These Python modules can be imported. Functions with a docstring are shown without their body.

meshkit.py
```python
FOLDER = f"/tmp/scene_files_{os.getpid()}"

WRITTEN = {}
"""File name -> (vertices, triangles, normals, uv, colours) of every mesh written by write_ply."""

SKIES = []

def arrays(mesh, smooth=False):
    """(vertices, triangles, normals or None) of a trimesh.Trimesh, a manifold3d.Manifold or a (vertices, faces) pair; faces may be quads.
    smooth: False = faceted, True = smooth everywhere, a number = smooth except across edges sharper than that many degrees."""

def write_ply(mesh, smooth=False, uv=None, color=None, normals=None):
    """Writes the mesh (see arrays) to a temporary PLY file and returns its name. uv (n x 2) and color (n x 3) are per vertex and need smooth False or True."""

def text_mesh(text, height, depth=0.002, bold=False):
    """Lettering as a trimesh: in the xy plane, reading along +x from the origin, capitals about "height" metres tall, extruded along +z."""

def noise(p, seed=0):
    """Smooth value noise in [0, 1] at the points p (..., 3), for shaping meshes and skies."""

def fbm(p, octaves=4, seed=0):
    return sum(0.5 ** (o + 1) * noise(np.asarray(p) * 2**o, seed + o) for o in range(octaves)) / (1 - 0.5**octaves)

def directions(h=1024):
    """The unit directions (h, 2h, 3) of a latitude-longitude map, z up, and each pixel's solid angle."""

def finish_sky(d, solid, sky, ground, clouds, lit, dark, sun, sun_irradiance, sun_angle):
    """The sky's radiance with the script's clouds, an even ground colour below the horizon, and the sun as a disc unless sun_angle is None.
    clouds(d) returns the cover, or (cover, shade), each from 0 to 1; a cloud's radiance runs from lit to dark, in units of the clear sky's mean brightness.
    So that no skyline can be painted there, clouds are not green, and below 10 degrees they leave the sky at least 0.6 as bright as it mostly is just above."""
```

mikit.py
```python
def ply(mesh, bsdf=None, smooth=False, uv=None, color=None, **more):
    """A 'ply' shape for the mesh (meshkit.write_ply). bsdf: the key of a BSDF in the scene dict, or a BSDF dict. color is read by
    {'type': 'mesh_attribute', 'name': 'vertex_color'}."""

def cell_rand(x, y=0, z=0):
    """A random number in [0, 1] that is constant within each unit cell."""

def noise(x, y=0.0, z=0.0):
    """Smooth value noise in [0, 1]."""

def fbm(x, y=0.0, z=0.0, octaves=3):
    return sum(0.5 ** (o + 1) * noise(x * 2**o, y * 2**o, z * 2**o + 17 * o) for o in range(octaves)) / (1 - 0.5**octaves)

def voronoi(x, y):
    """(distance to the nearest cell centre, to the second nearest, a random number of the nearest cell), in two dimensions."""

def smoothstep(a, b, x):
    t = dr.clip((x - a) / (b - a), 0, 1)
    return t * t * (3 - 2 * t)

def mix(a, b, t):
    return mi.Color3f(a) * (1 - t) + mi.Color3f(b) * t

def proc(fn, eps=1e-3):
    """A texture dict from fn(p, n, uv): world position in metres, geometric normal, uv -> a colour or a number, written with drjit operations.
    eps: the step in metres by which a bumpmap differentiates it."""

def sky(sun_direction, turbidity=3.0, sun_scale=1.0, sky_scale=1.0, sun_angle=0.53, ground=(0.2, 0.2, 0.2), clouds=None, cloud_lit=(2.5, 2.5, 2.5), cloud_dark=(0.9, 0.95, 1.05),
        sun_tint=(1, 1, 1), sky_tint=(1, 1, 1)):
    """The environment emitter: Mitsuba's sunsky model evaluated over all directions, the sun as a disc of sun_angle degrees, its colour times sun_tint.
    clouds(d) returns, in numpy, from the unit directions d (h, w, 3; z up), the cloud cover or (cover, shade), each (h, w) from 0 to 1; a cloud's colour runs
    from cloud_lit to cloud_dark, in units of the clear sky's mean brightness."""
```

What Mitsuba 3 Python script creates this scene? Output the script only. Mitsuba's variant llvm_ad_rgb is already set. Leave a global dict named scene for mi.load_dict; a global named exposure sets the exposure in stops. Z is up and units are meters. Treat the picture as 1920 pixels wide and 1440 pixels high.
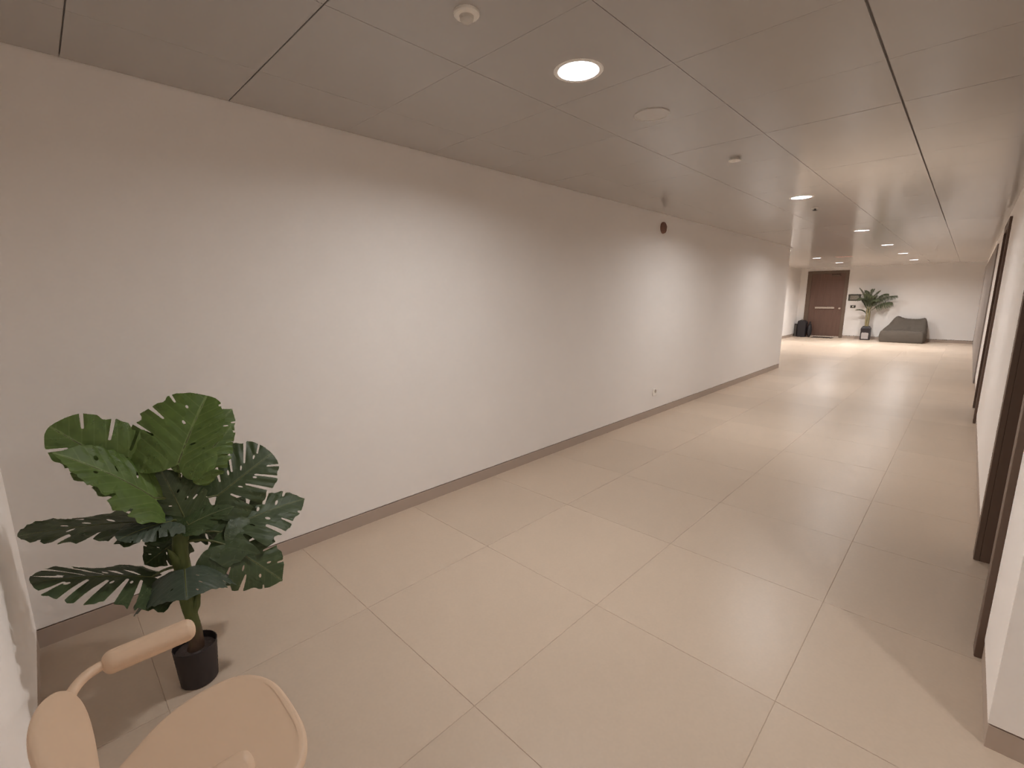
import math, random
import numpy as np, trimesh, mitsuba as mi, mikit, meshkit
import drjit as dr
from manifold3d import Manifold, CrossSection, FillRule, set_circular_segments
from shapely.geometry import Polygon, LineString, Point
from shapely import affinity
from shapely.ops import unary_union
import shapely

T = mi.ScalarTransform4f
scene, labels = {}, {}
RNG = np.random.default_rng(11)

# ------------------------------------------------------------------ camera
CAM = [0.0, 0.0, 1.5]
FOV = 95.846
YAW, PITCH, ROLL = math.radians(44.405), math.radians(-10.619), math.radians(-0.409)
_f = np.array([-math.sin(YAW) * math.cos(PITCH), math.cos(YAW) * math.cos(PITCH), math.sin(PITCH)])
_r = np.cross(_f, [0, 0, 1]); _r /= np.linalg.norm(_r)
_u = np.cross(_r, _f)
_up = -math.sin(ROLL) * _r + math.cos(ROLL) * _u
scene['camera'] = {'type': 'perspective', 'fov': FOV, 'fov_axis': 'x', 'near_clip': 0.02, 'far_clip': 200.0,
                   'to_world': T().look_at(origin=CAM, target=(np.array(CAM) + _f).tolist(), up=_up.tolist())}
# ------------------------------------------------------------------ light and exposure
LAMP = [352.0, 342.0, 334.0]      # radiance of the round ceiling lights (the only light in the place)
LAMP_R = 0.088
exposure = 0.12

# ------------------------------------------------------------------ the place, in metres
H = 2.455                          # ceiling
XL, XR = -2.73, 0.215              # corridor walls
YB, YE, YC, YF = -0.18, 10.84, 2.04, 19.95   # back wall, end of left wall, right-hand corner, far wall
XA = -4.59                         # side wall of the far bay
XE = 6.2                           # end of the side corridor to the right


def mk(verts, faces):
    return trimesh.Trimesh(np.asarray(verts, float), np.asarray(faces), process=False)


def box(x0, x1, y0, y1, z0, z1):
    m = trimesh.creation.box(extents=(x1 - x0, y1 - y0, z1 - z0))
    m.apply_translation(((x0 + x1) / 2, (y0 + y1) / 2, (z0 + z1) / 2))
    return m


def bevel_box(x0, x1, y0, y1, z0, z1, b=0.002):
    """box with all edges chamfered"""
    c = []
    for sx, sy, sz in ((b, b, 0), (b, 0, b), (0, b, b)):
        for x in (x0 + sx, x1 - sx):
            for y in (y0 + sy, y1 - sy):
                for z in (z0 + sz, z1 - sz):
                    c.append((x, y, z))
    return trimesh.convex.convex_hull(np.array(c))


def join(*ms):
    return trimesh.util.concatenate([m for m in ms])


def lathe(profile, n=32):
    return trimesh.creation.revolve(np.array(profile, float), sections=n)


def cyl(p0, p1, r0, r1=None, n=20):
    r1 = r0 if r1 is None else r1
    p0, p1 = np.array(p0, float), np.array(p1, float)
    return tube([p0, p1], [r0, r1], n)


def tube(pts, rad, n=12, closed=True):
    p = np.asarray(pts, float)
    rad = np.broadcast_to(np.asarray(rad, float), (len(p),))
    t = np.gradient(p, axis=0); t /= np.linalg.norm(t, axis=1, keepdims=True) + 1e-12
    a = np.cross(t[0], [0, 0, 1.0] if abs(t[0][2]) < 0.9 else [1.0, 0, 0]); a /= np.linalg.norm(a)
    ang = np.arange(n) * 2 * np.pi / n
    vs = []
    for i in range(len(p)):
        a = a - t[i] * (a @ t[i]); a /= np.linalg.norm(a)
        b = np.cross(t[i], a)
        vs.append(p[i] + rad[i] * (np.cos(ang)[:, None] * a + np.sin(ang)[:, None] * b))
    v = np.vstack(vs + [p[:1], p[-1:]])
    f = []
    for i in range(len(p) - 1):
        for j in range(n):
            q = (i * n + j, i * n + (j + 1) % n, (i + 1) * n + (j + 1) % n, (i + 1) * n + j)
            f += [(q[0], q[1], q[2]), (q[0], q[2], q[3])]
    e0, e1, l = len(v) - 2, len(v) - 1, (len(p) - 1) * n
    for j in range(n):
        f += [(e0, (j + 1) % n, j), (e1, l + j, l + (j + 1) % n)]
    return mk(v, f)


def bez(p0, p1, p2, n=12):
    t = np.linspace(0, 1, n)[:, None]
    return (1 - t) ** 2 * np.array(p0, float) + 2 * t * (1 - t) * np.array(p1, float) + t ** 2 * np.array(p2, float)


def spline(pts, n=60, closed=False):
    from scipy.interpolate import CubicSpline
    p = np.asarray(pts, float)
    if closed:
        p = np.vstack([p, p[:1]])
    s = np.r_[0, np.cumsum(np.linalg.norm(np.diff(p, axis=0), axis=1))]
    c = CubicSpline(s, p, bc_type='periodic' if closed else 'not-a-knot')
    return c(np.linspace(0, s[-1], n + 1 if closed else n))[: n]


_used = {}


def key(base, parent=None):
    k = f'{parent}__{base}' if parent else base
    n = _used.get(k, 0)
    _used[k] = n + 1
    return k if n == 0 else f'{k}_{n:03d}'


def put(base, mesh, bsdf, parent=None, smooth=False, label=None, **kw):
    k = key(base, parent)
    scene[k] = mesh if isinstance(mesh, dict) else mikit.ply(mesh, bsdf, smooth=smooth, **kw)
    if label:
        labels[k] = {'label': label}
    return k


def thing(base, label, cat, group=None):
    k = key(base)
    labels[k] = {'label': label, 'category': cat}
    if group:
        labels[k]['group'] = group
    return k


def struct(base, mesh, bsdf, label=None, smooth=False):
    k = put(base, mesh, bsdf, smooth=smooth)
    labels[k] = {'kind': 'structure'}
    if label:
        labels[k]['label'] = label
    return k


def at(mesh, x=0, y=0, z=0, rz=0):
    m = mesh.copy()
    m.apply_transform(trimesh.transformations.rotation_matrix(math.radians(rz), [0, 0, 1]))
    m.apply_translation((x, y, z))
    return m


# ------------------------------------------------------------------ materials
def rgb(*c):
    return {'type': 'rgb', 'value': list(c)}


def mat(name, color, rough=0.6, spec=0.5, metallic=0.0, **kw):
    scene[name] = {'type': 'twosided', 'bsdf': {'type': 'principled', 'base_color': color if isinstance(color, dict) else rgb(*color),
                   'roughness': rough, 'specular': spec, 'metallic': metallic, **kw}}
    return name


def plaster(p, n, uv):
    g = mikit.fbm(p.x * 3.1 + p.y * 2.3, p.y * 3.0, p.z * 3.3, 3)
    s = mikit.noise(p.x * 90, p.y * 90, p.z * 90)
    return mi.Color3f(0.800, 0.767, 0.738) * (0.985 + 0.02 * g + 0.012 * s)


def stoneware(k):
    def fn(p, n, uv):
        a = mikit.fbm(p.x * 2.2 + 13 * k, p.y * 2.2, 0.0, 3)
        s = mikit.noise(p.x * 140, p.y * 140, 3.0)
        return mi.Color3f(0.520, 0.420, 0.330) * (0.955 + 0.025 * k + 0.05 * a + 0.03 * s)
    return fn


def wood(p, n, uv):
    g = mikit.fbm((p.x + p.y) * 60, p.z * 2.2, (p.x - p.y) * 60, 3)
    return mikit.mix((0.110, 0.060, 0.045), (0.165, 0.092, 0.068), g)


def cloth(p, n, uv):
    g = mikit.fbm(p.x * 14, p.y * 14, p.z * 14, 3)
    w = mikit.noise(p.x * 260, p.y * 260, p.z * 260)
    return mi.Color3f(0.120, 0.102, 0.085) * (0.86 + 0.16 * g + 0.12 * w)


def leafgreen(dark, light, vein):
    def fn(p, n, uv):
        # uv.x runs along the midrib, uv.y across (0.5 = midrib)
        v = dr.abs(uv.y - 0.5) * 2.0
        mid = 1.0 - mikit.smoothstep(0.010, 0.045, v)
        ph = (uv.x - 0.42 * v) * 7.0
        lat = 1.0 - mikit.smoothstep(0.02, 0.09, dr.abs(ph - dr.floor(ph) - 0.5))
        g = mikit.fbm(p.x * 26, p.y * 26, p.z * 26, 3)
        base = mikit.mix(dark, light, g)
        return mikit.mix(base, vein, dr.clip(mid * 0.75 + lat * 0.22, 0, 1))
    return fn


def soilfn(p, n, uv):
    g = mikit.fbm(p.x * 120, p.y * 120, p.z * 120, 3)
    return mikit.mix((0.085, 0.070, 0.068), (0.19, 0.16, 0.155), g)


def stemfn(p, n, uv):
    g = mikit.fbm(p.x * 60, p.y * 60, p.z * 18, 3)
    low = mikit.smoothstep(0.34, 0.22, p.z + 0.10 * g)      # brown dry bark below, green sheaths above
    return mikit.mix(mikit.mix((0.060, 0.085, 0.022), (0.100, 0.125, 0.035), g), mikit.mix((0.075, 0.045, 0.030), (0.135, 0.085, 0.058), g), low)


mat('wall_paint', mikit.proc(plaster), 0.75, 0.25)
mat('ceiling_paint', (0.400, 0.380, 0.362), 0.15, 0.5)
mat('ceiling_gap', (0.36, 0.33, 0.31), 0.8, 0.2)
for _k in range(3):
    mat(f'floor_tile_{_k}', mikit.proc(stoneware(_k)), 0.34, 0.30)
mat('grout', (0.42, 0.33, 0.26), 0.8, 0.2)
mat('skirting', (0.41, 0.330, 0.275), 0.45, 0.35)
mat('gap_dark', (0.03, 0.025, 0.02), 0.9, 0.1)
mat('brown_wood', mikit.proc(wood), 0.42, 0.45)
mat('casing_wood', (0.125, 0.082, 0.060), 0.45, 0.45)
mat('taupe_casing', (0.36, 0.285, 0.245), 0.5, 0.4)
mat('cream_plastic', (0.60, 0.440, 0.315), 0.45, 0.4)
mat('white_plastic', (0.80, 0.77, 0.72), 0.4, 0.5)
mat('dark_plastic', (0.045, 0.040, 0.036), 0.5, 0.5)
mat('steel', (0.72, 0.69, 0.65), 0.35, 0.5, 1.0)
mat('pale_metal', (0.50, 0.42, 0.36), 0.45, 0.4)
mat('black_pot', (0.026, 0.020, 0.021), 0.5, 0.4)
mat('soil', mikit.proc(soilfn), 0.9, 0.2)
mat('monstera_stem', mikit.proc(stemfn), 0.55, 0.4)
mat('petiole_green', (0.085, 0.10, 0.035), 0.5, 0.4)
LG = []
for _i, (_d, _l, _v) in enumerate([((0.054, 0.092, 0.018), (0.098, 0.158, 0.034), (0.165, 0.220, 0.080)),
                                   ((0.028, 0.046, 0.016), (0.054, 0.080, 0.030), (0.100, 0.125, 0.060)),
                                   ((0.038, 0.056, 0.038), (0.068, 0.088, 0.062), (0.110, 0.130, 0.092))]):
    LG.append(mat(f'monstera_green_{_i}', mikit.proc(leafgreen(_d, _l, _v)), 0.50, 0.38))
mat('palm_green', (0.105, 0.122, 0.066), 0.5, 0.4)
mat('palm_green_dark', (0.072, 0.082, 0.048), 0.5, 0.4)
mat('palm_stalk', (0.26, 0.22, 0.115), 0.6, 0.4)
mat('taupe_fabric', mikit.proc(cloth), 0.85, 0.2)
mat('seam_fabric', (0.085, 0.072, 0.060), 0.85, 0.2)
mat('rust_brown', (0.20, 0.112, 0.085), 0.7, 0.3)
mat('mat_fibre', (0.050, 0.036, 0.030), 0.95, 0.1)
mat('bin_grey', (0.16, 0.145, 0.135), 0.5, 0.4)

# ------------------------------------------------------------------ setting: floor
FL = struct('floor', join(box(XA - 0.1, XR + 0.4, YB - 0.1, YF + 0.1, -0.12, -0.002), box(XR + 0.4, XE, YB - 0.1, YC + 0.1, -0.12, -0.002)), 'grout', 'beige stoneware floor of large square tiles')
ts, g = 0.80, 0.0008
_tile = {}
for i in range(-6, 9):
    for j in range(-2, 25):
        x0, y0 = -0.34 + ts * i, 0.95 + ts * j
        x1, y1 = x0 + ts, y0 + ts
        a0, a1, b0, b1 = x0 + g, x1 - g, y0 + g, y1 - g
        # clip to the rooms
        if y1 <= YC + 0.02 or y0 < YC:
            xmin, xmax = XL - 0.02, XE
        else:
            xmin, xmax = XL - 0.02, XR + 0.34
        if y1 > YE:
            xmin = XA - 0.02
        a0, a1, b0, b1 = max(a0, xmin), min(a1, xmax), max(b0, YB - 0.02), min(b1, YF + 0.02)
        if a1 - a0 < 0.02 or b1 - b0 < 0.02 or x0 > 2.2:
            continue
        k = int(RNG.integers(0, 3))
        dz = float(RNG.uniform(-0.0004, 0.0))
        put('tile', bevel_box(a0, a1, b0, b1, -0.010, dz, 0.0012), f'floor_tile_{k}', FL)

# ------------------------------------------------------------------ setting: ceiling of large square panels
LPOS = [(-1.33, 1.78, 1.0, 'round recessed ceiling light nearest the camera, the largest and brightest'),
        (-1.33, 5.48, 1.0, 'second round ceiling light along the corridor row'), (-1.31, 8.91, 1.0, 'third round ceiling light along the corridor row'),
        (-1.30, 11.82, 0.85, 'fourth round ceiling light along the corridor row'), (-1.28, 14.54, 0.9, 'fifth round ceiling light along the corridor row'),
        (-1.28, 17.43, 2.2, 'last round ceiling light of the corridor row, closest to the far wall'),
        (-3.03, 14.57, 1.3, 'round ceiling light in front of the brown far door, left of the pair'), (-2.97, 17.14, 2.8, 'round ceiling light above the brown far door, right of the pair'),
        (1.27, 0.93, 0.75, 'round ceiling light of the side corridor, outside the frame on the right'), (4.80, 0.93, 1.0, 'far round ceiling light of the side corridor, outside the frame')]
RECESS = 0.022


def drill(mesh):
    """cut the round light openings out of a ceiling piece"""
    lo, hi = mesh.bounds
    hits = [(x, y) for x, y, *_ in LPOS if lo[0] - 0.1 < x < hi[0] + 0.1 and lo[1] - 0.1 < y < hi[1] + 0.1]
    if not hits:
        return mesh
    mm = Manifold(__import__('manifold3d').Mesh(np.asarray(mesh.vertices, np.float32), np.asarray(mesh.faces, np.uint32)))
    for x, y in hits:
        mm = mm - Manifold.cylinder(1.0, 0.094, 0.094, 40).translate((x, y, H - 0.5))
    o = mm.to_mesh()
    return mk(o.vert_properties[:, :3], o.tri_verts)


CE = struct('ceiling', join(drill(box(XA - 0.1, XR + 0.4, YB - 0.1, YF + 0.1, H + 0.014, H + 0.12)), drill(box(XR + 0.41, XE, YB - 0.1, YC + 0.1, H + 0.014, H + 0.12))), 'ceiling_gap', 'satin ceiling of large square panels')
for q in range(10):
    put('side_panel', drill(bevel_box(XR + 0.003 + 0.60 * q, min(XR + 0.60 * (q + 1), XE + 0.01), YB - 0.03, YC + 0.03, H, H + 0.013, 0.001)), 'ceiling_paint', CE)
xs = [XL, -2.29, -1.65, -1.01, -0.37, XR]
gx = {-2.29: 0.0004, -1.65: 0.0009, -1.01: 0.0010, -0.37: 0.0040}
ys = [YB] + [0.21 + 0.60 * k for k in range(0, 33)] + [YF]


def panels(xs, ys, first=0):
    for i in range(len(xs) - 1):
        for j in range(first, len(ys) - 1):
            ga, gb = gx.get(xs[i], 0.0004), gx.get(xs[i + 1], 0.0004)
            if abs(xs[i] + 0.37) < 0.01 and ys[j] > 8.2: ga = 0.0016
            if abs(xs[i + 1] + 0.37) < 0.01 and ys[j] > 8.2: gb = 0.0016
            def gy(y):
                if y < 0.9: return 0.0024
                if abs(y - 8.01) < 0.05: return 0.0040 if xs[i] < -0.5 else 0.0010
                if abs(y - 3.21) < 0.05: return 0.0012
                return 0.0004
            a0, a1, b0, b1 = xs[i] + ga, xs[i + 1] - gb, ys[j] + gy(ys[j]), ys[j + 1] - gy(ys[j + 1])
            if abs(xs[i] - XL) < 1e-6 and ys[j] < YE - 0.3: a0 = XL + 0.0035
            if abs(xs[i + 1] - XR) < 1e-6: a1 = XR + 0.03 if ys[j] > YC else XR + 0.001
            dz = float(RNG.uniform(0, 0.0005))
            put('panel', drill(bevel_box(a0, a1, b0, b1, H + dz, H + 0.014, 0.0008)), 'ceiling_paint', CE)


panels(xs, ys)
panels([XA - 0.02, -3.97, -3.35, XL], [y for y in ys if y > YE - 0.25])

# ------------------------------------------------------------------ setting: walls; the plaster ends over a flush skirting with a shadow gap
ZS = 0.092
INS = 0.018


def wallblock(x0, x1, y0, y1, z0=ZS, z1=H + 0.02):
    return box(x0, x1, y0, y1, z0, z1)


k = struct('wall_left', wallblock(XA - 0.2, XL, YB - 0.2, YE), 'wall_paint', 'long plain white corridor wall')
put('plinth', box(XA - 0.2, XL - INS, YB - 0.2, YE - INS, 0, ZS), 'gap_dark', k)
k = struct('wall_back', wallblock(XL - 0.02, XE, YB - 0.2, YB), 'wall_paint')
put('plinth', box(XL - 0.02, XE, YB - 0.2, YB - INS, 0, ZS), 'gap_dark', k)
k = struct('wall_far', wallblock(XA - 0.2, XR + 0.4, YF, YF + 0.2), 'wall_paint')
put('plinth', box(XA - 0.2, XR + 0.4, YF + INS, YF + 0.2, 0, ZS), 'gap_dark', k)
k = struct('wall_bay', wallblock(XA - 0.2, XA, YE, YF), 'wall_paint')
put('plinth', box(XA - 0.2, XA - INS, YE, YF, 0, ZS), 'gap_dark', k)
struct('wall_side_end', box(XE, XE + 0.1, YB - 0.2, YC + 0.2, 0, H + 0.02), 'wall_paint')
CW = 0.09                            # casing width
DOORS = [(2.66, 3.58), (7.66, 8.62)]
DH = 2.24
WT = 0.34                            # thickness of the right wall
segs, lint = [], []
yy = YC
for a, b in DOORS:
    segs.append((yy, a - 0.03)); lint.append((a - 0.03, b + 0.03)); yy = b + 0.03
segs.append((yy, YF + 0.02))
wr, pl = [], []
for s, (a, b) in enumerate(segs):
    if s == 0:
        wr.append(wallblock(XR, XE, a, b)); pl.append(box(XR + INS, XE, a + INS, b, 0, ZS))
    else:
        wr.append(wallblock(XR, XR + WT, a, b)); pl.append(box(XR + INS, XR + WT, a, b, 0, ZS))
for a, b in lint:
    wr.append(box(XR, XR + WT, a, b, DH + 0.03, H + 0.02))
wr.append(box(XR + WT, XR + WT + 0.1, YC + 0.3, YF, 0, H))
WR = struct('wall_right', join(*wr), 'wall_paint', 'right-hand wall, white near the camera, clad in taupe panels beyond the second door')
for m_ in pl:
    put('plinth', m_, 'gap_dark', WR)
for q in range(9):
    put('cladding_panel', bevel_box(XR - 0.018, XR + 0.003, 11.05 + 0.988 * q + 0.003, 11.05 + 0.988 * (q + 1) - 0.003, 0.0, 2.30, 0.002), 'taupe_cladding', WR)
mat('taupe_cladding', (0.27, 0.232, 0.214), 0.5, 0.4)

ZB = 0.0845


def skirt(x0, x1, y0, y1):
    return bevel_box(x0, x1, y0, y1, -0.004, ZB, 0.0015)


struct('baseboard_left', skirt(XL - INS, XL - 0.002, YB - INS, YE - 0.002), 'skirting')
struct('baseboard_back', skirt(XL - INS, XE, YB - INS, YB - 0.002), 'skirting')
struct('baseboard_far', join(skirt(-3.121, XR + 0.01, YF + 0.002, YF + INS), skirt(XA - INS, -4.359, YF + 0.002, YF + INS)), 'skirting')
struct('baseboard_bay', skirt(XA - INS, XA - 0.002, YE - INS, YF + INS), 'skirting')
struct('baseboard_left_end', skirt(XA, XL - 0.002, YE - INS, YE - 0.002), 'skirting')
br = [skirt(XR + 0.002, XE, YC + 0.002, YC + INS)]
for s, (a, b) in enumerate(segs):
    br.append(skirt(XR + 0.002, XR + INS, a + (0.002 if s == 0 else CW - 0.03), (b - (CW - 0.03) if s < len(segs) - 1 else 11.05)))
struct('baseboard_right', join(*br), 'skirting')

# doors in the right wall: wooden casing, jambs, a leaf set back in the opening
for d, (a, b) in enumerate(DOORS):
    m = 'casing_wood'
    k = key('door_%d' % (d + 1))
    labels[k] = {'kind': 'structure', 'label': ['nearest dark brown door frame on the right', 'second brown door frame along the right wall'][d]}
    xo = XR - 0.022
    put('casing', bevel_box(xo, XR + 0.004, a - CW, a, 0, DH + CW, 0.002), m, k)
    put('casing', bevel_box(xo, XR + 0.004, b, b + CW, 0, DH + CW, 0.002), m, k)
    put('header', bevel_box(xo, XR + 0.004, a, b, DH, DH + CW, 0.002), m, k)
    put('jamb', bevel_box(XR + 0.004, XR + 0.16, a - 0.028, a, 0, DH, 0.001), m, k)
    put('jamb', bevel_box(XR + 0.004, XR + 0.16, b, b + 0.028, 0, DH, 0.001), m, k)
    put('head_jamb', bevel_box(XR + 0.004, XR + 0.16, a - 0.028, b + 0.028, DH, DH + 0.028, 0.001), m, k)
    lf = put('leaf', bevel_box(XR + 0.105, XR + 0.148, a + 0.004, b - 0.004, 0.008, DH - 0.004, 0.002), 'brown_wood', k)
    hy = a + 0.08
    put('handle', join(cyl((XR + 0.105, hy, 1.02), (XR + 0.06, hy, 1.02), 0.009), tube([(XR + 0.062, hy, 1.02), (XR + 0.060, hy + 0.12, 1.02)], 0.009)), 'steel', lf, smooth=40)

mat('olive_casing', (0.150, 0.104, 0.076), 0.45, 0.4)
# the brown door in the far wall
FX0, FX1, FZ = -4.36, -3.12, 2.345
k = key('door_3')
labels[k] = {'kind': 'structure', 'label': 'brown panic-bar door at the far end of the corridor'}
yo = YF - 0.028
put('casing', bevel_box(FX0, FX0 + 0.13, yo, YF + 0.004, 0, FZ, 0.003), 'olive_casing', k)
put('casing', bevel_box(FX1 - 0.10, FX1, yo, YF + 0.004, 0, FZ, 0.003), 'olive_casing', k)
put('header', bevel_box(FX0 + 0.13, FX1 - 0.10, yo, YF + 0.004, FZ - 0.10, FZ, 0.003), 'olive_casing', k)
lf = put('leaf', bevel_box(FX0 + 0.128, FX1 - 0.098, YF - 0.012, YF + 0.012, 0.05, FZ - 0.098, 0.003), 'brown_wood', k)
put('threshold', bevel_box(FX0 + 0.13, FX1 - 0.10, YF - 0.02, YF + 0.01, 0.0, 0.048, 0.003), 'pale_metal', k, label='pale threshold strip')
put('push_bar', join(bevel_box(-4.03, -3.44, YF - 0.075, YF - 0.035, 1.02, 1.085, 0.006), box(-3.99, -3.95, YF - 0.04, YF - 0.01, 1.03, 1.075), box(-3.52, -3.48, YF - 0.04, YF - 0.01, 1.03, 1.075)), 'pale_metal', lf, label='pale horizontal push bar')
kn = lathe([(0, 0), (0.020, 0), (0.020, 0.02), (0.032, 0.035), (0.034, 0.05), (0.022, 0.062), (0, 0.064)], 20)
kn.apply_transform(trimesh.transformations.rotation_matrix(math.pi / 2, [1, 0, 0]))
put('knob', at(kn, -3.285, YF - 0.012, 1.035), 'pale_metal', lf, smooth=40, label='round pale door knob')
put('closer', bevel_box(-3.62, -3.36, YF - 0.06, YF - 0.012, FZ - 0.20, FZ - 0.135, 0.006), 'casing_wood', lf, label='door closer at the top of the leaf')

# ------------------------------------------------------------------ ceiling lights
scene['lamp_ring'] = {'type': 'twosided', 'bsdf': {'type': 'principled', 'base_color': rgb(0.82, 0.80, 0.77), 'roughness': 0.4, 'specular': 0.5}}
ring = lathe([(LAMP_R, RECESS + 0.004), (LAMP_R, -0.002), (0.094, -0.004), (0.104, -0.003), (0.107, 0.0), (0.0935, 0.0005), (0.0935, RECESS + 0.004), (LAMP_R, RECESS + 0.004)], 48)
ring_ply = None
disc = trimesh.creation.revolve(np.array([(LAMP_R, 0.0), (0, 0.0)]), sections=40)
if disc.face_normals[0][2] > 0:
    disc.invert()
for x, y, power, lab in LPOS:
    k = thing('ceiling_light', lab, 'light', 'round ceiling lights')
    put('trim_ring', at(ring, x, y, H), 'lamp_ring', k, smooth=35)
    put('diffuser', at(disc, x, y, H + RECESS), 'white_plastic', k, emitter={'type': 'area', 'radiance': rgb(*[c * power for c in LAMP])})

# ceiling fittings
k = thing('smoke_detector', 'round white smoke detector on the ceiling beside the nearest light', 'smoke detector')
put('base', at(lathe([(0, 0.0), (0.044, 0.0), (0.044, -0.008), (0.040, -0.013), (0, -0.013)], 36), -1.35, 1.17, H), 'white_plastic', k, smooth=35)
put('sensor_head', at(lathe([(0, -0.013), (0.025, -0.013), (0.023, -0.024), (0.016, -0.030), (0, -0.031)], 30), -1.35, 1.17, H), 'bin_head', k, smooth=35)
mat('bin_head', (0.55, 0.52, 0.48), 0.5, 0.4)
k = thing('cover_plate', 'small round white plate on the ceiling midway between the first and second light', 'cover plate')
put('disc', at(lathe([(0, 0), (0.030, 0.0), (0.030, -0.010), (0.042, -0.012), (0.042, -0.016), (0, -0.017)], 30), -1.32, 3.62, H), 'white_plastic', k, smooth=30)
mat('plate_paint', (0.50, 0.475, 0.45), 0.3, 0.5)
k = thing('ceiling_disc', 'flat round flush ceiling plate just beyond the nearest light', 'ceiling plate')
put('rim', at(lathe([(0.082, 0.0), (0.092, 0.0), (0.090, -0.005), (0.084, -0.005), (0.082, 0.0)], 36), -1.34, 2.45, H), 'plate_paint', k, smooth=30)
put('grille', at(lathe([(0, 0), (0.083, 0.0), (0.083, -0.0035), (0, -0.0035)], 36), -1.34, 2.45, H), 'plate_paint', k, smooth=30)
k = thing('sprinkler', 'tiny dark sprinkler head just beyond the second light', 'sprinkler')
put('escutcheon', at(lathe([(0, 0), (0.036, 0.0), (0.034, -0.006), (0, -0.008)], 24), -1.37, 6.25, H), 'white_plastic', k, smooth=30)
put('head', at(lathe([(0, -0.006), (0.010, -0.006), (0.010, -0.022), (0.024, -0.024), (0.024, -0.028), (0, -0.030)], 20), -1.37, 6.25, H), 'dark_plastic', k, smooth=30)
k = thing('ceiling_vent', 'small flat pinkish vent plate on the ceiling before the brown far door', 'vent')
put('frame', bevel_box(-2.60, -2.26, 14.40, 14.70, H - 0.004, H, 0.001), 'pink_paint', k)
mat('pink_paint', (0.62, 0.46, 0.42), 0.6, 0.3)
for q in range(4):
    put('slat', bevel_box(-2.57, -2.29, 14.42 + 0.068 * q, 14.465 + 0.068 * q, H - 0.007, H - 0.004, 0.001), 'pink_paint', k)

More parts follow.
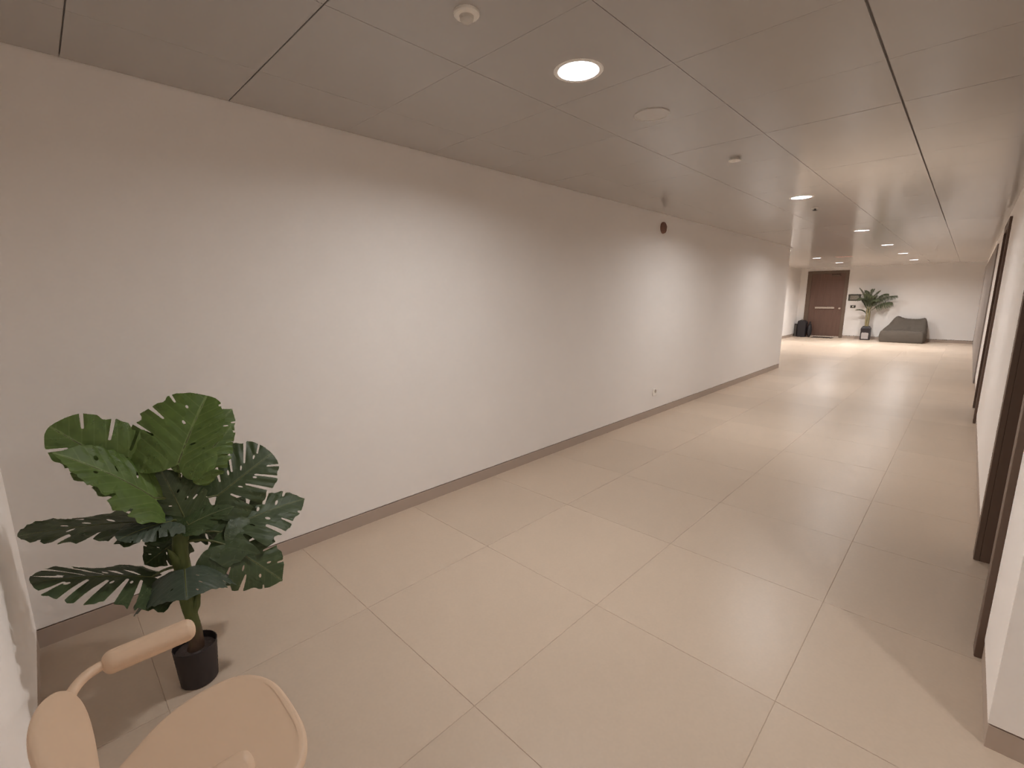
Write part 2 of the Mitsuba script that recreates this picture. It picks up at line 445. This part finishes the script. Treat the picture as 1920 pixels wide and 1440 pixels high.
# wall fittings
k = thing('round_wall_fitting', 'round reddish brown fitting high on the long white wall', 'wall fitting')
cap = lathe([(0, 0.028), (0.045, 0.026), (0.062, 0.020), (0.066, 0.010), (0.068, 0.0), (0, 0.0)], 30)
cap.apply_transform(trimesh.transformations.rotation_matrix(math.pi / 2, [0, 1, 0]))
put('dome', at(cap, XL, 5.375, 2.30), 'rust_brown', k, smooth=40)
k = thing('wall_socket', 'white square power socket low on the long white wall', 'socket')
put('plate', bevel_box(XL, XL + 0.010, 5.315, 5.425, 0.262, 0.352, 0.003), 'white_plastic', k)
mat('socket_grey', (0.42, 0.37, 0.33), 0.5, 0.4)
rec = lathe([(0, 0.002), (0.018, 0.002), (0.021, 0.004), (0.021, 0.0), (0, 0.0)], 24)
rec.apply_transform(trimesh.transformations.rotation_matrix(math.pi / 2, [0, 1, 0]))
put('socket_well', at(rec, XL + 0.010, 5.375, 0.318), 'socket_grey', k, smooth=40, label='round grey socket well')
k = thing('indicator_light', 'tiny glowing white indicator at the top of the far end of the long white wall', 'indicator')
put('housing', bevel_box(XL - 0.002, XL + 0.016, YE - 0.10, YE - 0.03, 2.36, 2.41, 0.003), 'white_plastic', k)
led = trimesh.creation.icosphere(subdivisions=2, radius=0.007); led.apply_translation((XL + 0.016, YE - 0.05, 2.385))
put('led', led, 'white_plastic', k, emitter={'type': 'area', 'radiance': rgb(9, 8.6, 8)})

# sign, switch at the far door
k = thing('wall_sign', 'dark framed wall sign beside the brown far door, half behind the palm', 'sign')
put('frame', bevel_box(-3.07, -2.72, YF - 0.022, YF, 1.30, 1.52, 0.008), 'sign_dark', k)
mat('sign_dark', (0.050, 0.048, 0.034), 0.5, 0.4)
mat('sign_line', (0.40, 0.36, 0.30), 0.5, 0.4)
put('insert', bevel_box(-3.025, -2.765, YF - 0.025, YF - 0.020, 1.335, 1.485, 0.001), 'sign_mid', k)
mat('sign_mid', (0.155, 0.140, 0.110), 0.5, 0.4)
for q in range(3):
    put('strip', bevel_box(-3.01, -2.78, YF - 0.028, YF - 0.024, 1.45 - 0.045 * q, 1.464 - 0.045 * q, 0.001), 'sign_line', k)
k = thing('light_switch', 'small dark switch plate under the dark wall sign', 'switch')
put('plate', bevel_box(-2.985, -2.835, YF - 0.012, YF, 1.055, 1.145, 0.004), 'sign_dark', k)
put('rocker', bevel_box(-2.93, -2.885, YF - 0.017, YF - 0.010, 1.085, 1.125, 0.002), 'white_plastic', k, label='white rocker')

# ------------------------------------------------------------------ things at the far door
k = thing('waste_bin', 'slim grey bin standing left of the black bin in the far corner', 'bin')
put('body', at(lathe([(0, 0), (0.042, 0.0), (0.044, 0.02), (0.050, 0.44), (0.048, 0.45), (0.040, 0.43), (0, 0.42)], 28), -4.525, 19.74, 0), 'bin_grey', k, smooth=35)
put('rim', at(lathe([(0.046, 0.43), (0.053, 0.432), (0.053, 0.452), (0.047, 0.455), (0.046, 0.43)], 28), -4.525, 19.74, 0), 'dark_plastic', k, smooth=35)
k = thing('waste_bin', 'tall black lidded bin against the left side of the brown far door', 'bin')
bb = Manifold.batch_hull([Manifold.cylinder(0.01, 0.03, 0.03, 16).translate((x, y, z)) for x, y, z in [(-0.09, -0.12, 0.0), (0.09, -0.12, 0), (-0.09, 0.12, 0), (0.09, 0.12, 0), (-0.105, -0.14, 0.50), (0.105, -0.14, 0.50), (-0.105, 0.14, 0.50), (0.105, 0.14, 0.50)]])
bb = bb.translate((-4.315, 19.70, 0.0)).to_mesh()
put('body', mk(bb.vert_properties[:, :3], bb.tri_verts), 'dark_bin', k, smooth=35)
mat('dark_bin', (0.030, 0.026, 0.029), 0.55, 0.4)
lid = Manifold.batch_hull([Manifold.sphere(0.02, 16).translate((x, y, z)) for x, y, z in [(-0.118, -0.155, 0.52), (0.118, -0.155, 0.52), (-0.118, 0.155, 0.52), (0.118, 0.155, 0.52), (-0.115, -0.13, 0.560), (0.03, -0.13, 0.560), (-0.115, 0.15, 0.575), (0.03, 0.15, 0.575)]]).translate((-4.315, 19.70, 0)).to_mesh()
put('lid', mk(lid.vert_properties[:, :3], lid.tri_verts), 'dark_bin', k, smooth=35)
put('lid_handle', tube(bez((-4.40, 19.74, 0.585), (-4.37, 19.74, 0.66), (-4.31, 19.74, 0.585), 8), 0.009, 8), 'bin_grey', k, smooth=50)
k = thing('bin_bag', 'dark bulging bag leaning on the black bin before the brown door', 'bag')
bag = trimesh.creation.icosphere(subdivisions=4, radius=1.0)
v = bag.vertices.copy()
nz = meshkit.fbm(v * 2.3) if hasattr(meshkit, 'fbm') else 0
v *= np.array([0.075, 0.13, 0.25]) * (1 + 0.22 * (np.asarray(nz).reshape(-1, 1) - 0.5))
v[:, 2] = np.maximum(v[:, 2] + 0.245, 0.0)
bag.vertices = v
put('sack', at(bag, -4.085, 19.70, 0), 'dark_bin', k, smooth=True)
put('knot', at(lathe([(0, 0.0), (0.035, 0.0), (0.018, 0.035), (0.030, 0.075), (0.012, 0.085), (0, 0.08)], 14), -4.085, 19.70, 0.47), 'dark_bin', k, smooth=40)
k = thing('doormat', 'thin dark doormat on the floor before the brown far door', 'doormat')
put('pile', bevel_box(-3.97, -3.36, 19.52, 19.88, 0.0, 0.012, 0.004), 'mat_fibre', k)
put('edging', bevel_box(-3.985, -3.345, 19.505, 19.895, 0, 0.007, 0.002), 'dark_plastic', k)

# potted palm
k = thing('potted_palm', 'tall feathery artificial palm in a black planter beside the brown far door', 'plant')
PX, PY = -2.42, 19.62


def quadloft(secs):
    v, f = [], []
    for (hx, hy, z) in secs:
        v += [(-hx, -hy, z), (hx, -hy, z), (hx, hy, z), (-hx, hy, z)]
    n = len(secs)
    for i in range(n - 1):
        for j in range(4):
            a, b, c, d = i * 4 + j, i * 4 + (j + 1) % 4, (i + 1) * 4 + (j + 1) % 4, (i + 1) * 4 + j
            f += [(a, b, c), (a, c, d)]
    f += [(0, 2, 1), (0, 3, 2)]
    e = (n - 1) * 4
    f += [(e, e + 1, e + 2), (e, e + 2, e + 3)]
    return mk(v, f)


put('planter', at(quadloft([(0.125, 0.125, 0), (0.128, 0.128, 0.01), (0.128, 0.128, 0.385), (0.092, 0.092, 0.455), (0.085, 0.085, 0.46), (0.078, 0.078, 0.44)]), PX, PY), 'black_pot', k)
put('label_panel', at(bevel_box(-0.098, 0.098, -0.132, -0.126, 0.035, 0.245, 0.002), PX, PY), 'panel_white', k, label='pale panel on the planter front')
mat('panel_white', (0.42, 0.38, 0.37), 0.5, 0.4)
rp = np.random.default_rng(5)
for q in range(5):
    a = q * 1.3
    b0 = np.array([PX + 0.03 * math.cos(a), PY + 0.03 * math.sin(a), 0.43])
    b1 = np.array([PX + 0.045 * math.cos(a + 0.3), PY + 0.045 * math.sin(a + 0.3), 0.95 + 0.06 * q])
    put('stalk', tube(bez(b0, (b0 + b1) / 2 + [0.02 * math.cos(a), 0.02 * math.sin(a), 0], b1, 8), np.linspace(0.026, 0.014, 8), 8), 'palm_stalk', k, smooth=60)


def frond(p0, p1, p2, width, nleaf, droop, seed):
    r = np.random.default_rng(seed)
    c = bez(p0, p1, p2, 24)
    ms = [tube(c, np.linspace(0.008, 0.003, 24), 5)]
    tn = np.gradient(c, axis=0); tn /= np.linalg.norm(tn, axis=1, keepdims=True)
    for s in (-1, 1):
        for i in range(nleaf):
            u = 0.22 + 0.78 * (i + 0.5) / nleaf
            x = u * 23; j = int(x); w = x - j; j2 = min(j + 1, 23)
            p = c[j] * (1 - w) + c[j2] * w
            t = tn[j]
            side = np.cross(t, [0, 0, 1.0]); side /= np.linalg.norm(side) + 1e-9
            up = np.cross(side, t)
            L = width * (math.sin(math.pi * (0.12 + 0.80 * u)) * 0.9 + 0.12) * r.uniform(0.85, 1.1)
            d = (s * side * 0.8 + t * 0.75 + up * 0.15); d /= np.linalg.norm(d)
            tip = p + d * L + np.array([0, 0, -droop * L])
            mid = p + d * L * 0.5 + np.array([0, 0, 0.10 * L])
            h = np.cross(d, up); h /= np.linalg.norm(h) + 1e-9
            wv = 0.014
            vv = np.array([p, mid + h * wv, mid - h * wv, tip, mid + up * 0.004, mid - up * 0.001])
            ff = [(0, 1, 4), (0, 4, 2), (1, 3, 4), (4, 3, 2), (0, 5, 1), (0, 2, 5), (1, 5, 3), (5, 2, 3)]
            ms.append(mk(vv, ff))
    return join(*ms)


#      dx, dy, z of the middle control, dx, dy, z of the tip, width, droop
FR = [(-0.10, -0.05, 1.42, -0.30, -0.10, 1.70, 0.25, 0.3), (0.02, 0.05, 1.50, 0.05, 0.02, 1.66, 0.22, 0.35), (0.10, -0.08, 1.45, 0.24, -0.05, 1.60, 0.24, 0.4),
      (0.20, -0.05, 1.36, 0.68, -0.10, 1.44, 0.30, 0.75), (0.26, 0.04, 1.18, 0.56, 0.02, 1.22, 0.32, 0.8), (-0.16, -0.08, 1.42, -0.28, -0.14, 1.32, 0.24, 0.45),
      (-0.14, 0.0, 1.20, -0.24, -0.04, 1.34, 0.20, 0.3), (-0.06, -0.12, 1.40, -0.10, -0.26, 1.50, 0.28, 0.5), (0.06, -0.14, 1.42, 0.16, -0.30, 1.42, 0.28, 0.5),
      (-0.12, -0.06, 1.02, -0.32, -0.10, 0.99, 0.13, 0.3), (-0.04, 0.08, 1.50, -0.16, 0.12, 1.62, 0.22, 0.3), (0.16, 0.02, 1.44, 0.44, 0.06, 1.50, 0.28, 0.7),
      (-0.02, -0.10, 1.30, -0.18, -0.20, 1.36, 0.26, 0.5), (0.08, -0.06, 1.30, 0.26, -0.16, 1.32, 0.26, 0.6)]
for q, (ax, ay, az, bx_, by_, bz_, w, dp) in enumerate(FR):
    z0 = 0.90 if q != 9 else 0.82
    put('frond', frond((PX + 0.02 * math.cos(q), PY + 0.02 * math.sin(q), z0), (PX + ax, PY + ay, az), (PX + bx_, PY + by_, bz_), w, 24, dp, q), 'palm_green' if q % 3 else 'palm_green_dark', k)

# bean bag lounger
k = thing('bean_bag_sofa', 'grey brown bean bag sofa against the white far wall', 'bean bag')
n1, n2 = 56, 44


def bag_surface():
    # (s,t) over the footprint; closed by a bottom sheet
    X0, X1, Y0, Y1 = -2.03, -0.85, 18.98, 19.88
    s, t = np.meshgrid(np.linspace(-1, 1, n1), np.linspace(-1, 1, n2), indexing='ij')
    # superellipse rounding of the footprint
    px, py = s * np.sqrt(1 - 0.16 * t ** 2), t * np.sqrt(1 - 0.10 * s ** 2)
    fx, fy = (s + 1) / 2, (t + 1) / 2
    seat = 0.37 + 0.03 * np.sin(np.pi * fx) - 0.05 * fy
    sm = lambda a, b, x: np.clip((x - a) / (b - a), 0, 1) ** 2 * (3 - 2 * np.clip((x - a) / (b - a), 0, 1))
    back = sm(0.30, 0.80, fy) * (0.62 + 0.38 * sm(0.0, 0.34, fx)) * (1 - 0.11 * np.sin(np.pi * np.clip((fx - 0.33) / 0.67, 0, 1)))
    back = back * (1 + 0.10 * np.exp(-((fx - 0.34) / 0.09) ** 2) + 0.16 * np.exp(-((fx - 1.0) / 0.13) ** 2))
    top = seat + (0.755 - 0.34) * back * sm(-0.05, 0.30, fx)
    top -= 0.05 * np.exp(-((fx - 0.30) ** 2 + (fy - 0.42) ** 2) / 0.004) + 0.06 * np.exp(-((fx - 0.74) ** 2 / 0.012 + (fy - 0.36) ** 2 / 0.003)) + 0.03 * np.exp(-((fx - 0.66) ** 2 / 0.003 + (fy - 0.55) ** 2 / 0.02))
    e = np.maximum(np.abs(s), np.abs(t))
    edge = np.sqrt(np.clip(1 - np.clip((e - 0.80) / 0.20, 0, 1) ** 2.4, 0, 1))
    z = 0.17 + (top - 0.17) * edge
    bul = 1 + 0.0 * e
    xx = (X0 + X1) / 2 + px * (X1 - X0) / 2 * bul
    yy = (Y0 + Y1) / 2 + py * (Y1 - Y0) / 2 * bul
    zb = 0.17 - 0.17 * np.sqrt(np.clip(1 - np.clip((e - 0.90) / 0.10, 0, 1) ** 2.4, 0, 1))
    return xx, yy, z, zb


xx, yy_, zt, zb = bag_surface()
nzv = meshkit.fbm(np.stack([xx, yy_, zt], -1).reshape(-1, 3) * 5.0).reshape(xx.shape) if hasattr(meshkit, 'fbm') else 0
zt = zt + 0.05 * (nzv - 0.5) * np.clip((zt - 0.17) / 0.1, 0, 1)
vt = np.stack([xx, yy_, zt], -1).reshape(-1, 3); vb = np.stack([xx, yy_, np.minimum(zb, zt)], -1).reshape(-1, 3)
ii, jj = np.meshgrid(np.arange(n1 - 1), np.arange(n2 - 1), indexing='ij')
q4 = np.stack([ii * n2 + jj, (ii + 1) * n2 + jj, (ii + 1) * n2 + jj + 1, ii * n2 + jj + 1], -1).reshape(-1, 4)
fc = np.vstack([q4[:, [0, 1, 2]], q4[:, [0, 2, 3]]])
bagm = trimesh.Trimesh(np.vstack([vt, vb]), np.vstack([fc, fc[:, ::-1] + len(vt)]), process=False)
bagm.merge_vertices(digits_vertex=5)
put('body', bagm, 'taupe_fabric', k, smooth=True)
tv = vt.reshape(n1, n2, 3)
put('seam', tube(tv[4:-4, 3] + [0, 0, 0.002], 0.006, 6), 'seam_fabric', k, smooth=True)
put('seam', tube(tv[4:-4, 16] + [0, 0, 0.001], 0.005, 6), 'seam_fabric', k, smooth=True)
put('seam', tube(tv[4:-4, n2 - 7] + [0, 0, 0.002], 0.006, 6), 'seam_fabric', k, smooth=True)

# ------------------------------------------------------------------ cream chair against the back wall
CX, CY = -1.093, 0.0
k = thing('armchair', 'cream moulded armchair with rounded seat, in the near left corner', 'chair')


def plate(outline, z0, th, dish=0.0, r=0.012):
    """rounded solid plate from a closed outline (x, y), with a shallow dish on top"""
    c = np.array(outline); ctr = c.mean(0)
    rings = []
    n = len(c)
    prof = [(1 - 0.00, z0 + th * 0.5, r)]
    # profile from the bottom centre out and over the rim to the top centre
    P = [(0.0, 0.0, 0), (0.5, 0.0, 0), (0.85, 0.0, 0)]
    off = [(-0.020, 0.0), (-0.010, 0.03), (-0.003, 0.15), (0.0, 0.40), (0.0, 0.66), (-0.0015, 0.82), (-0.005, 0.95), (-0.010, 1.0), (-0.020, 1.0)]
    vs = []
    pol = Polygon(c)
    d = np.linalg.norm(c - ctr, axis=1, keepdims=True)
    u = (c - ctr) / d
    for s in (0.25, 0.6):
        vs.append((ctr + u * d * s, np.full(n, z0)))
    for o, h in off:
        vs.append((ctr + u * (d + o), np.full(n, z0 + th * h)))
    for s in (0.90, 0.80, 0.66, 0.5, 0.33, 0.16):
        w = 1 - s ** 2
        vs.append((ctr + u * d * s, z0 + th - dish * w * np.ones(n)))
    V = np.vstack([np.c_[p, z] for p, z in vs] + [[ctr[0], ctr[1], z0]] + [[ctr[0], ctr[1], z0 + th - dish]])
    F = []
    m = len(vs)
    for a in range(m - 1):
        for j in range(n):
            p, q = a * n + j, a * n + (j + 1) % n
            F += [(p, q, q + n), (p, q + n, p + n)]
    b, t = m * n, m * n + 1
    for j in range(n):
        F += [(b, (j + 1) % n, j), (t, (m - 1) * n + j, (m - 1) * n + (j + 1) % n)]
    return mk(V, F)


half = [(0.0, 0.335), (0.085, 0.331), (0.150, 0.312), (0.200, 0.268), (0.215, 0.185), (0.185, 0.085), (0.120, 0.005), (0.062, -0.050), (0.0, -0.070)]
outl = half + [(-x, y) for x, y in half[-2:0:-1]]
oc = spline(outl, 96, closed=True)[::-1]
put('seat', at(plate(oc, 0.429, 0.032, 0.006), CX - 0.052, CY), 'cream_plastic', k, smooth=50)
# backrest: a padded oval, reclined and slightly wrapped
A, B, TH, TILT = 0.175, 0.092, 0.030, 0.39
sph = trimesh.creation.icosphere(subdivisions=5, radius=1.0)
v = sph.vertices.copy()
rr = np.sqrt(v[:, 0] ** 2 + v[:, 2] ** 2)
prof = np.sign(v[:, 1]) * np.clip(1 - np.clip(rr, 0, 1) ** 5, 0, 1) ** 0.5
loc = np.c_[v[:, 0] * A, prof * TH / 2, v[:, 2] * B]
loc[:, 1] += 0.022 * (v[:, 0]) ** 2
ct, st = math.cos(TILT), math.sin(TILT)
bk = np.c_[loc[:, 0], loc[:, 1] * ct - loc[:, 2] * st, loc[:, 2] * ct + loc[:, 1] * st] + [CX, -0.072, 0.660]
put('backrest', mk(bk, sph.faces), 'cream_plastic', k, smooth=True)


def pill(p0, p1, r, n=24):
    p0, p1 = np.array(p0), np.array(p1)
    L = np.linalg.norm(p1 - p0)
    a = np.linspace(0, math.pi / 2, 9)
    prof = [(p0 + (p1 - p0) / L * (r * 0.75 * (1 - math.cos(x)) - 0.0), r * math.sin(x) ** 0.8) for x in a] + [(p1 - (p1 - p0) / L * (r * 0.75 * (1 - math.cos(x))), r * math.sin(x) ** 0.8) for x in a[::-1]]
    return tube([q for q, _ in prof], [max(x, 1e-4) for _, x in prof], n)


for s in (-1, 1):
    ax = CX + (0.250 if s > 0 else -0.247)
    put('arm_tube', tube(np.vstack([spline([(CX + s * 0.150, -0.066, 0.664), (CX + s * 0.188, -0.054, 0.670), (CX + s * 0.228, -0.026, 0.670), (ax, 0.012, 0.666)], 16), [(ax, 0.15, 0.665)]]), 0.0112, 14), 'cream_plastic', k, smooth=60)
    put('arm_pad', pill((ax, -0.002, 0.665), (ax - s * 0.004, 0.182 if s < 0 else 0.172, 0.665 if s < 0 else 0.658), 0.027), 'cream_plastic', k, smooth=60)
for s in (-1, 1):
    put('back_post', tube(spline([(CX + s * 0.09, -0.085, 0.62), (CX + s * 0.10, -0.085, 0.52), (CX + s * 0.11, -0.045, 0.435), (CX + s * 0.12, 0.02, 0.415)], 14), 0.0095, 12), 'cream_plastic', k, smooth=60)
for sx in (-1, 1):
    for sy in (0, 1):
        put('leg', tube([(CX - 0.02 + sx * 0.12, 0.04 + sy * 0.18, 0.430), (CX - 0.02 + sx * 0.18, -0.06 + sy * 0.34, 0.003)], [0.012, 0.009], 12), 'cream_plastic', k, smooth=60)
for y in (0.04, 0.22):
    put('seat_rail', tube([(CX - 0.14, y, 0.420), (CX + 0.10, y, 0.420)], 0.010, 10), 'cream_plastic', k, smooth=60)

# ------------------------------------------------------------------ monstera in the near left corner
k = thing('potted_monstera', 'artificial monstera plant with split leaves in a small black pot', 'plant')
MX, MY = -2.035, 0.268
put('pot', at(lathe([(0, 0), (0.060, 0.0), (0.064, 0.004), (0.074, 0.150), (0.075, 0.160), (0.072, 0.161), (0.069, 0.140), (0.066, 0.120), (0, 0.120)], 48), MX, MY), 'black_pot', k, smooth=35)
so = lathe([(0, 0.141), (0.03, 0.140), (0.055, 0.137), (0.0695, 0.134), (0.0690, 0.118), (0, 0.118)], 40)
put('soil', at(so, MX, MY), 'soil', k, smooth=40)
STEM = [[-2.035, 0.268, 0.13], [-2.03, 0.276, 0.196], [-2.03, 0.265, 0.344], [-2.04, 0.267, 0.452], [-2.05, 0.269, 0.559], [-2.06, 0.285, 0.649], [-2.08, 0.298, 0.759], [-2.09, 0.303, 0.83]]
sp = spline(STEM, 40)
rad = np.interp(np.linspace(0, 1, 40), [0, 0.08, 0.2, 0.45, 0.6, 0.8, 1], [0.030, 0.023, 0.021, 0.029, 0.026, 0.030, 0.008])
put('stem', tube(sp, rad, 16), 'monstera_stem', k, smooth=60)
for (q, lean) in ((9, (0.010, 0.030)), (12, (-0.02, -0.025)), (20, (0.02, -0.03)), (27, (0.015, 0.028))):
    b0 = sp[q]
    put('sheath', tube([b0, b0 + [lean[0] * 0.6, lean[1] * 0.6, 0.035], b0 + [lean[0], lean[1], 0.075], b0 + [lean[0] * 1.2, lean[1] * 1.3, 0.10]], [0.020, 0.017, 0.009, 0.001], 10), 'monstera_stem', k, smooth=60)


def leaf_outline(wr, wl, seed, depth, nslit=4, blunt=False, holes=True):
    """monstera blade in local units: u along the midrib from the junction (0) to the tip (1), v across"""
    r = np.random.default_rng(seed)
    prof = [(-0.02, 0.0), (-0.13, 0.20), (-0.19, 0.48), (-0.14, 0.78), (0.02, 0.97), (0.22, 1.0), (0.42, 0.93), (0.60, 0.76), (0.76, 0.56), (0.89, 0.34), (0.965, 0.13), (1.02, 0.0)]
    if blunt:
        prof = prof[:7] + [(0.60, 0.84), (0.78, 0.70), (0.91, 0.50), (0.98, 0.24), (1.0, 0.0)]
    pr = spline(prof, 60)
    right = np.c_[pr[:, 0], pr[:, 1] * wr]; left = np.c_[pr[:, 0], -pr[:, 1] * wl][::-1]
    for side_, ph_ in ((right, 0.0), (left, 1.7)):
        side_[:, 1] *= 1 + 0.06 * np.sin(side_[:, 0] * 19 + seed + ph_) + 0.035 * np.sin(side_[:, 0] * 41 + 2 * seed + ph_)
    poly = Polygon(np.vstack([right, left[1:-1]])).buffer(0)
    cuts = []
    for s, w in ((1, wr), (-1, wl)):
        for i in range(nslit):
            u0 = 0.03 + 0.74 * (i + 0.35) / nslit + r.uniform(-0.02, 0.02)
            ang = math.radians(r.uniform(18, 30) + 8 * i)
            dirv = np.array([math.sin(ang), s * math.cos(ang)])
            inner = (1 - depth) * w * (1 - 0.45 * max(0, (u0 - 0.25))) * r.uniform(0.8, 1.15)
            st0 = np.array([u0, 0]) + dirv * inner / math.cos(ang)
            en = np.array([u0, 0]) + dirv * (w * 1.35 + 0.05) / math.cos(ang)
            nrm = np.array([-dirv[1], dirv[0]])
            wi, wo = 0.012, r.uniform(0.026, 0.066)
            cuts.append(Polygon([st0 - nrm * wi, st0 + nrm * wi, en + nrm * wo, en - nrm * wo]).union(Point(st0).buffer(wi * 1.1)))
            if holes and i > 0 and r.uniform() < 0.75:
                c0 = np.array([u0 - 0.06, 0]) + dirv * w * r.uniform(0.22, 0.36)
                e = affinity.rotate(affinity.scale(Point(0, 0).buffer(1, 8), 0.040 * r.uniform(0.6, 1.15), 0.014 * r.uniform(0.7, 1.3)), math.degrees(math.atan2(dirv[1], dirv[0])), origin=(0, 0))
                cuts.append(affinity.translate(e, *c0))
    p = poly.difference(unary_union(cuts))
    if p.geom_type != 'Polygon':
        p = max(p.geoms, key=lambda a: a.area)
    return p.buffer(-0.006).buffer(0.006).simplify(0.0015)


def leaf(base, tip, nrm, wr, wl, fold, arch, droop, seed, mtl, depth=0.55, stalk=None, nslit=4, blunt=False):
    base, tip, nrm = (np.array(a, float) for a in (base, tip, nrm))
    L = np.linalg.norm(tip - base)
    p = leaf_outline(wr / L, wl / L, seed, depth, nslit, blunt)
    if p.geom_type != 'Polygon':
        p = max(p.geoms, key=lambda a: a.area)
    cs = CrossSection([np.array(p.exterior.coords)[:-1]] + [np.array(i.coords)[:-1] for i in p.interiors], FillRule.EvenOdd)
    m = cs.extrude(0.0022).refine_to_length(0.055).to_mesh()
    v, f = np.array(m.vert_properties[:, :3], float), np.array(m.tri_verts)
    u, w, h = v[:, 0], v[:, 1], v[:, 2] - 0.0011
    t0 = (tip - base) / L
    n0 = nrm - t0 * (nrm @ t0); n0 /= np.linalg.norm(n0)
    s0 = np.cross(t0, n0)
    side = np.abs(w); sg = np.sign(w)
    wn = side / np.where(w > 0, wr / L, wl / L)
    fo = math.radians(fold)
    # veins: shallow troughs along the lateral veins, a wavy edge
    ph = (u - 0.42 * wn) * 7.0
    rip = 0.010 * np.cos(2 * np.pi * ph) * np.clip(wn * 2.2, 0, 1) + 0.034 * np.sin(8 * u + seed + 2.2 * sg) * wn ** 2
    zz = side * math.sin(fo) - droop * side ** 2 * 1.6 + arch * 4 * (u * (1 - u)) - 0.35 * arch * np.clip(-u, 0, 1) * 4 + rip + h
    X = base + L * (u[:, None] * t0 + (sg * side * math.cos(fo))[:, None] * s0 + zz[:, None] * n0)
    uv = np.c_[np.clip(u, 0, 1), 0.5 + 0.5 * np.clip(w / np.where(w > 0, wr / L, wl / L), -1, 1)]
    kk = key('leaf', k)
    scene[kk] = mikit.ply(mk(X, f), LG[mtl], smooth=True, uv=uv)
    uu = np.linspace(0.0, 0.93, 16)
    rib = base + L * (uu[:, None] * t0 + (arch * 4 * uu * (1 - uu) + 0.0010)[:, None] * n0)
    put('midrib', tube(rib, np.linspace(0.0030, 0.0010, 16), 6), 'petiole_green', kk, smooth=True)
    if stalk is not None:
        s0_, s1_ = sp[stalk], base
        md = (s0_ + s1_) / 2 + np.array([0, 0, 0.25 * np.linalg.norm((s1_ - s0_)[:2])])
        put('petiole', tube(bez(s0_, md, s1_ + t0 * 0.004 - n0 * 0.002, 14), np.linspace(0.0065, 0.0035, 14), 8), 'petiole_green', k, smooth=True)


leaf([-2.0, 0.296, 0.913], [-2.12, 0.436, 1.125], (0.9, -0.4, 0.25), 0.12, 0.2, 16, 0.05, 0.3, 1, 0, 0.38, 36, 4, 1)
leaf([-2.12, 0.345, 0.896], [-2.16, 0.524, 1.046], (0.8, 0.2, 0.5), 0.11, 0.1, 10, 0.05, 0.3, 2, 0, 0.55, 35, 4)
leaf([-2.02, 0.34, 0.871], [-2.06, 0.489, 0.998], (0.85, 0.3, 0.4), 0.09, 0.08, 15, 0.05, 0.3, 3, 0, 0.5, 36, 3)
leaf([-2.07, 0.171, 0.885], [-2.09, -0.015, 1.098], (0.9, -0.1, 0.3), 0.14, 0.1, 10, 0.04, 0.3, 4, 0, 0.6, 36, 3, 1)
leaf([-2.0, 0.212, 0.801], [-1.98, -0.015, 1.033], (0.45, -0.05, 0.9), 0.14, 0.12, 12, 0.05, 0.3, 5, 0, 0.25, 33, 4)
leaf([-2.1, 0.423, 0.712], [-2.14, 0.656, 0.825], (0.85, -0.1, 0.5), 0.14, 0.18, 8, 0.04, 0.3, 26, 1, 0.74, 31, 4, 1)
leaf([-1.98, 0.293, 0.675], [-2.0, 0.452, 0.688], (0.3, 0, 0.95), 0.07, 0.07, 10, 0.05, 0.3, 7, 1, 0.45, 30, 4)
leaf([-1.97, 0.24, 0.713], [-1.9, 0.09, 0.728], (0.35, 0, 0.95), 0.075, 0.07, 8, 0.05, 0.5, 8, 2, 0.4, 29, 4, 1)
leaf([-2.04, 0.402, 0.582], [-2.1, 0.757, 0.587], (0.6, 0, 0.8), 0.15, 0.13, 10, 0.05, 0.4, 9, 1, 0.6, 26, 4)
leaf([-1.99, 0.411, 0.542], [-1.93, 0.576, 0.336], (0.9, 0.15, 0.4), 0.13, 0.14, 8, 0.04, 0.4, 10, 1, 0.55, 25, 3)
leaf([-2.08, 0.225, 0.68], [-2.02, -0.13, 0.784], (0.1, 0, 1), 0.14, 0.14, 4, 0.03, 0.3, 11, 1, 0.4, 28, 5, 1)
leaf([-2.05, 0.174, 0.487], [-1.98, -0.122, 0.641], (0.12, 0, 1), 0.16, 0.17, -3, 0.03, 0.2, 12, 1, 0.85, 20, 5, 1)
leaf([-1.96, 0.261, 0.517], [-1.79, 0.232, 0.493], (0.25, 0, 0.97), 0.15, 0.15, 4, 0.05, 0.5, 13, 2, 0.3, 18, 4)
leaf([-2.14, 0.271, 0.557], [-2.18, 0.17, 0.485], (0.9, -0.2, 0.3), 0.09, 0.08, 8, 0.05, 0.4, 14, 1, 0.4, 24, 3)
leaf([-2.02, 0.291, 0.698], [-2.06, 0.247, 0.886], (0.9, 0, 0.3), 0.1, 0.1, 8, 0.05, 0.4, 15, 1, 0.45, 35, 4)
leaf([-2.16, 0.348, 0.589], [-2.2, 0.496, 0.455], (0.5, 0, 0.85), 0.08, 0.08, 8, 0.05, 0.4, 16, 1, 0.5, 29, 4)
